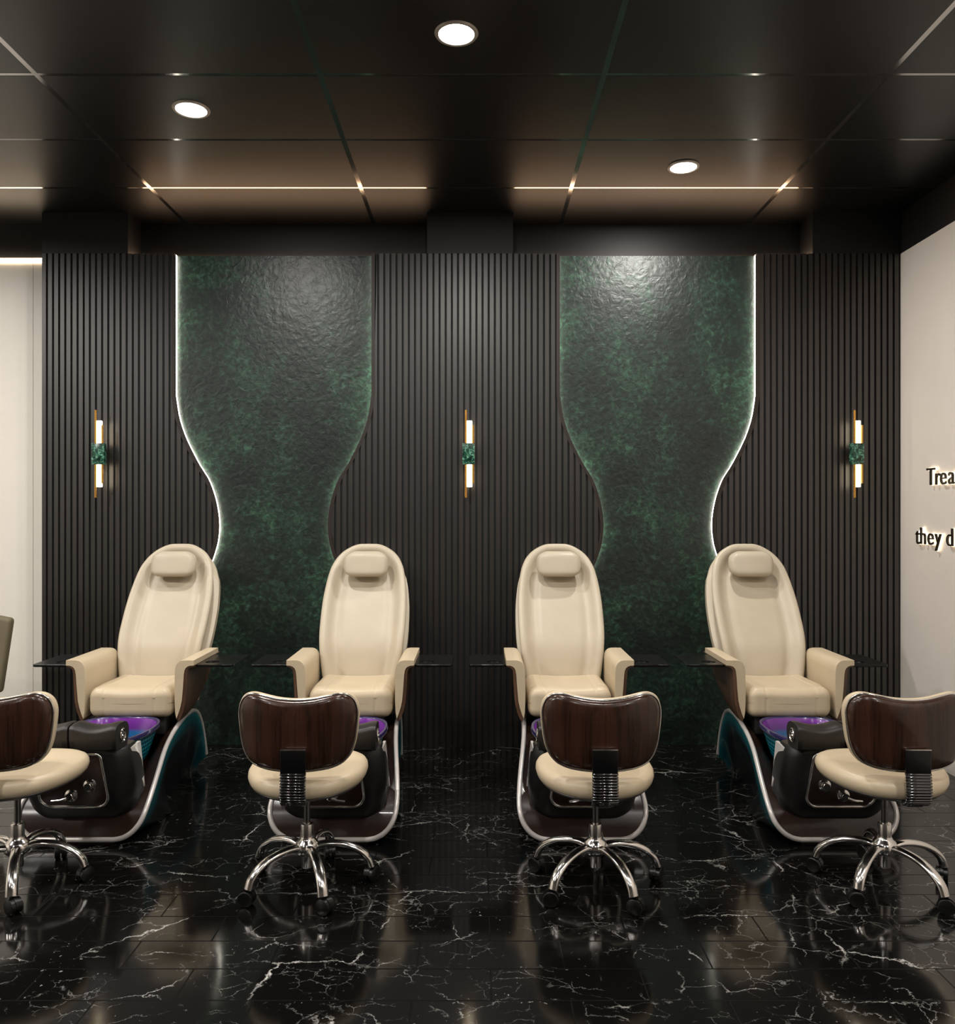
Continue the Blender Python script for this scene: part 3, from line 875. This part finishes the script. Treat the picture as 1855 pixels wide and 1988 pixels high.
# ------------------------------------------------------------------ lounge chair peeking in at the left
LC = empty('lounge_chair', (-2.955, 4.60, 0), 'olive beige upholstered chair back at the left frame edge, by the white wall', 'chair')
def dlb(x, y, z):
    k = 1 - .13 * (.21 - z) / .42
    return (x * k, y + .10 * z + .03 * (1 - (x / .32) ** 2), z + .03 * (1 - (x / .32) ** 2) - .012)
V, F = rbox(.318, .030, .208, .022, 5, 8, dlb, c=(0, 0, .70)); mk('backrest', V, F, M['olive'], LC, smooth=60)
V, F = rbox(.24, .25, .05, .04, 5, 5, c=(-.04, -.20, .42)); mk('seat', V, F, M['olive'], LC, smooth=60)
for sx in (-1, 1):
    for sy in (-.38, .0):
        mk('leg', *tube([(sx * .15 - .05, sy, .38), (sx * .18 - .05, sy, .0)], [.014, .009], 10), M['rubber'], LC)
mk('back_support', *rbox(.12, .014, .09, .01, 2, 2, c=(-.04, .02, .46)), M['rubber'], LC)

# ------------------------------------------------------------------ lights
def area(name, loc, power, size, col=(1, .955, .90), spread=150, rot=(0, 0, 0), shape='DISK', sy=None):
    L = bpy.data.lights.new(name, 'AREA'); L.energy = power; L.size = size; L.shape = shape; L.color = col; L.spread = math.radians(spread)
    if sy: L.shape = 'RECTANGLE'; L.size_y = sy
    o = bpy.data.objects.new(name, L); COL.objects.link(o); o.location = loc; o.rotation_euler = rot; return o
for i, (x, y) in enumerate(((-.0845, 3.255), (-1.361, 3.867), (1.143, 4.514))):
    area('downlight_lamp', (x, y, ZC - .012), 34, .13, spread=180)
for x, y, p in ((-4.2, 1.65, 105), (-2.2, 1.3, 30), (2.0, 1.4, 30), (-.9, 1.3, 20), (.8, 1.2, 20), (-2.6, -.4, 18), (0, -.6, 18), (2.0, -.4, 20), (-4.0, 4.0, 36), (-3.4, 3.4, 14)):
    area('unseen_lamp', (x, y, ZC - .012), p, .17, spread=170)  # unseen lamps: first follows a slat highlight, others added to brighten the room

# ------------------------------------------------------------------ world, camera, view
w = bpy.data.worlds.new('World'); S.world = w; w.use_nodes = True
w.node_tree.nodes['Background'].inputs[0].default_value = (.9, .88, .85, 1); w.node_tree.nodes['Background'].inputs[1].default_value = .05
cam = bpy.data.cameras.new('Camera'); cam.sensor_fit = 'HORIZONTAL'; cam.sensor_width = 36; cam.lens = 36 * FPX / 1855
co = bpy.data.objects.new('Camera', cam); COL.objects.link(co); co.location = (0, 0, CAM_H); co.rotation_euler = (PI / 2, 0, 0)
S.camera = co
S.view_settings.view_transform = 'Standard'; S.view_settings.look = 'None'; S.view_settings.exposure = 0; S.view_settings.gamma = 1
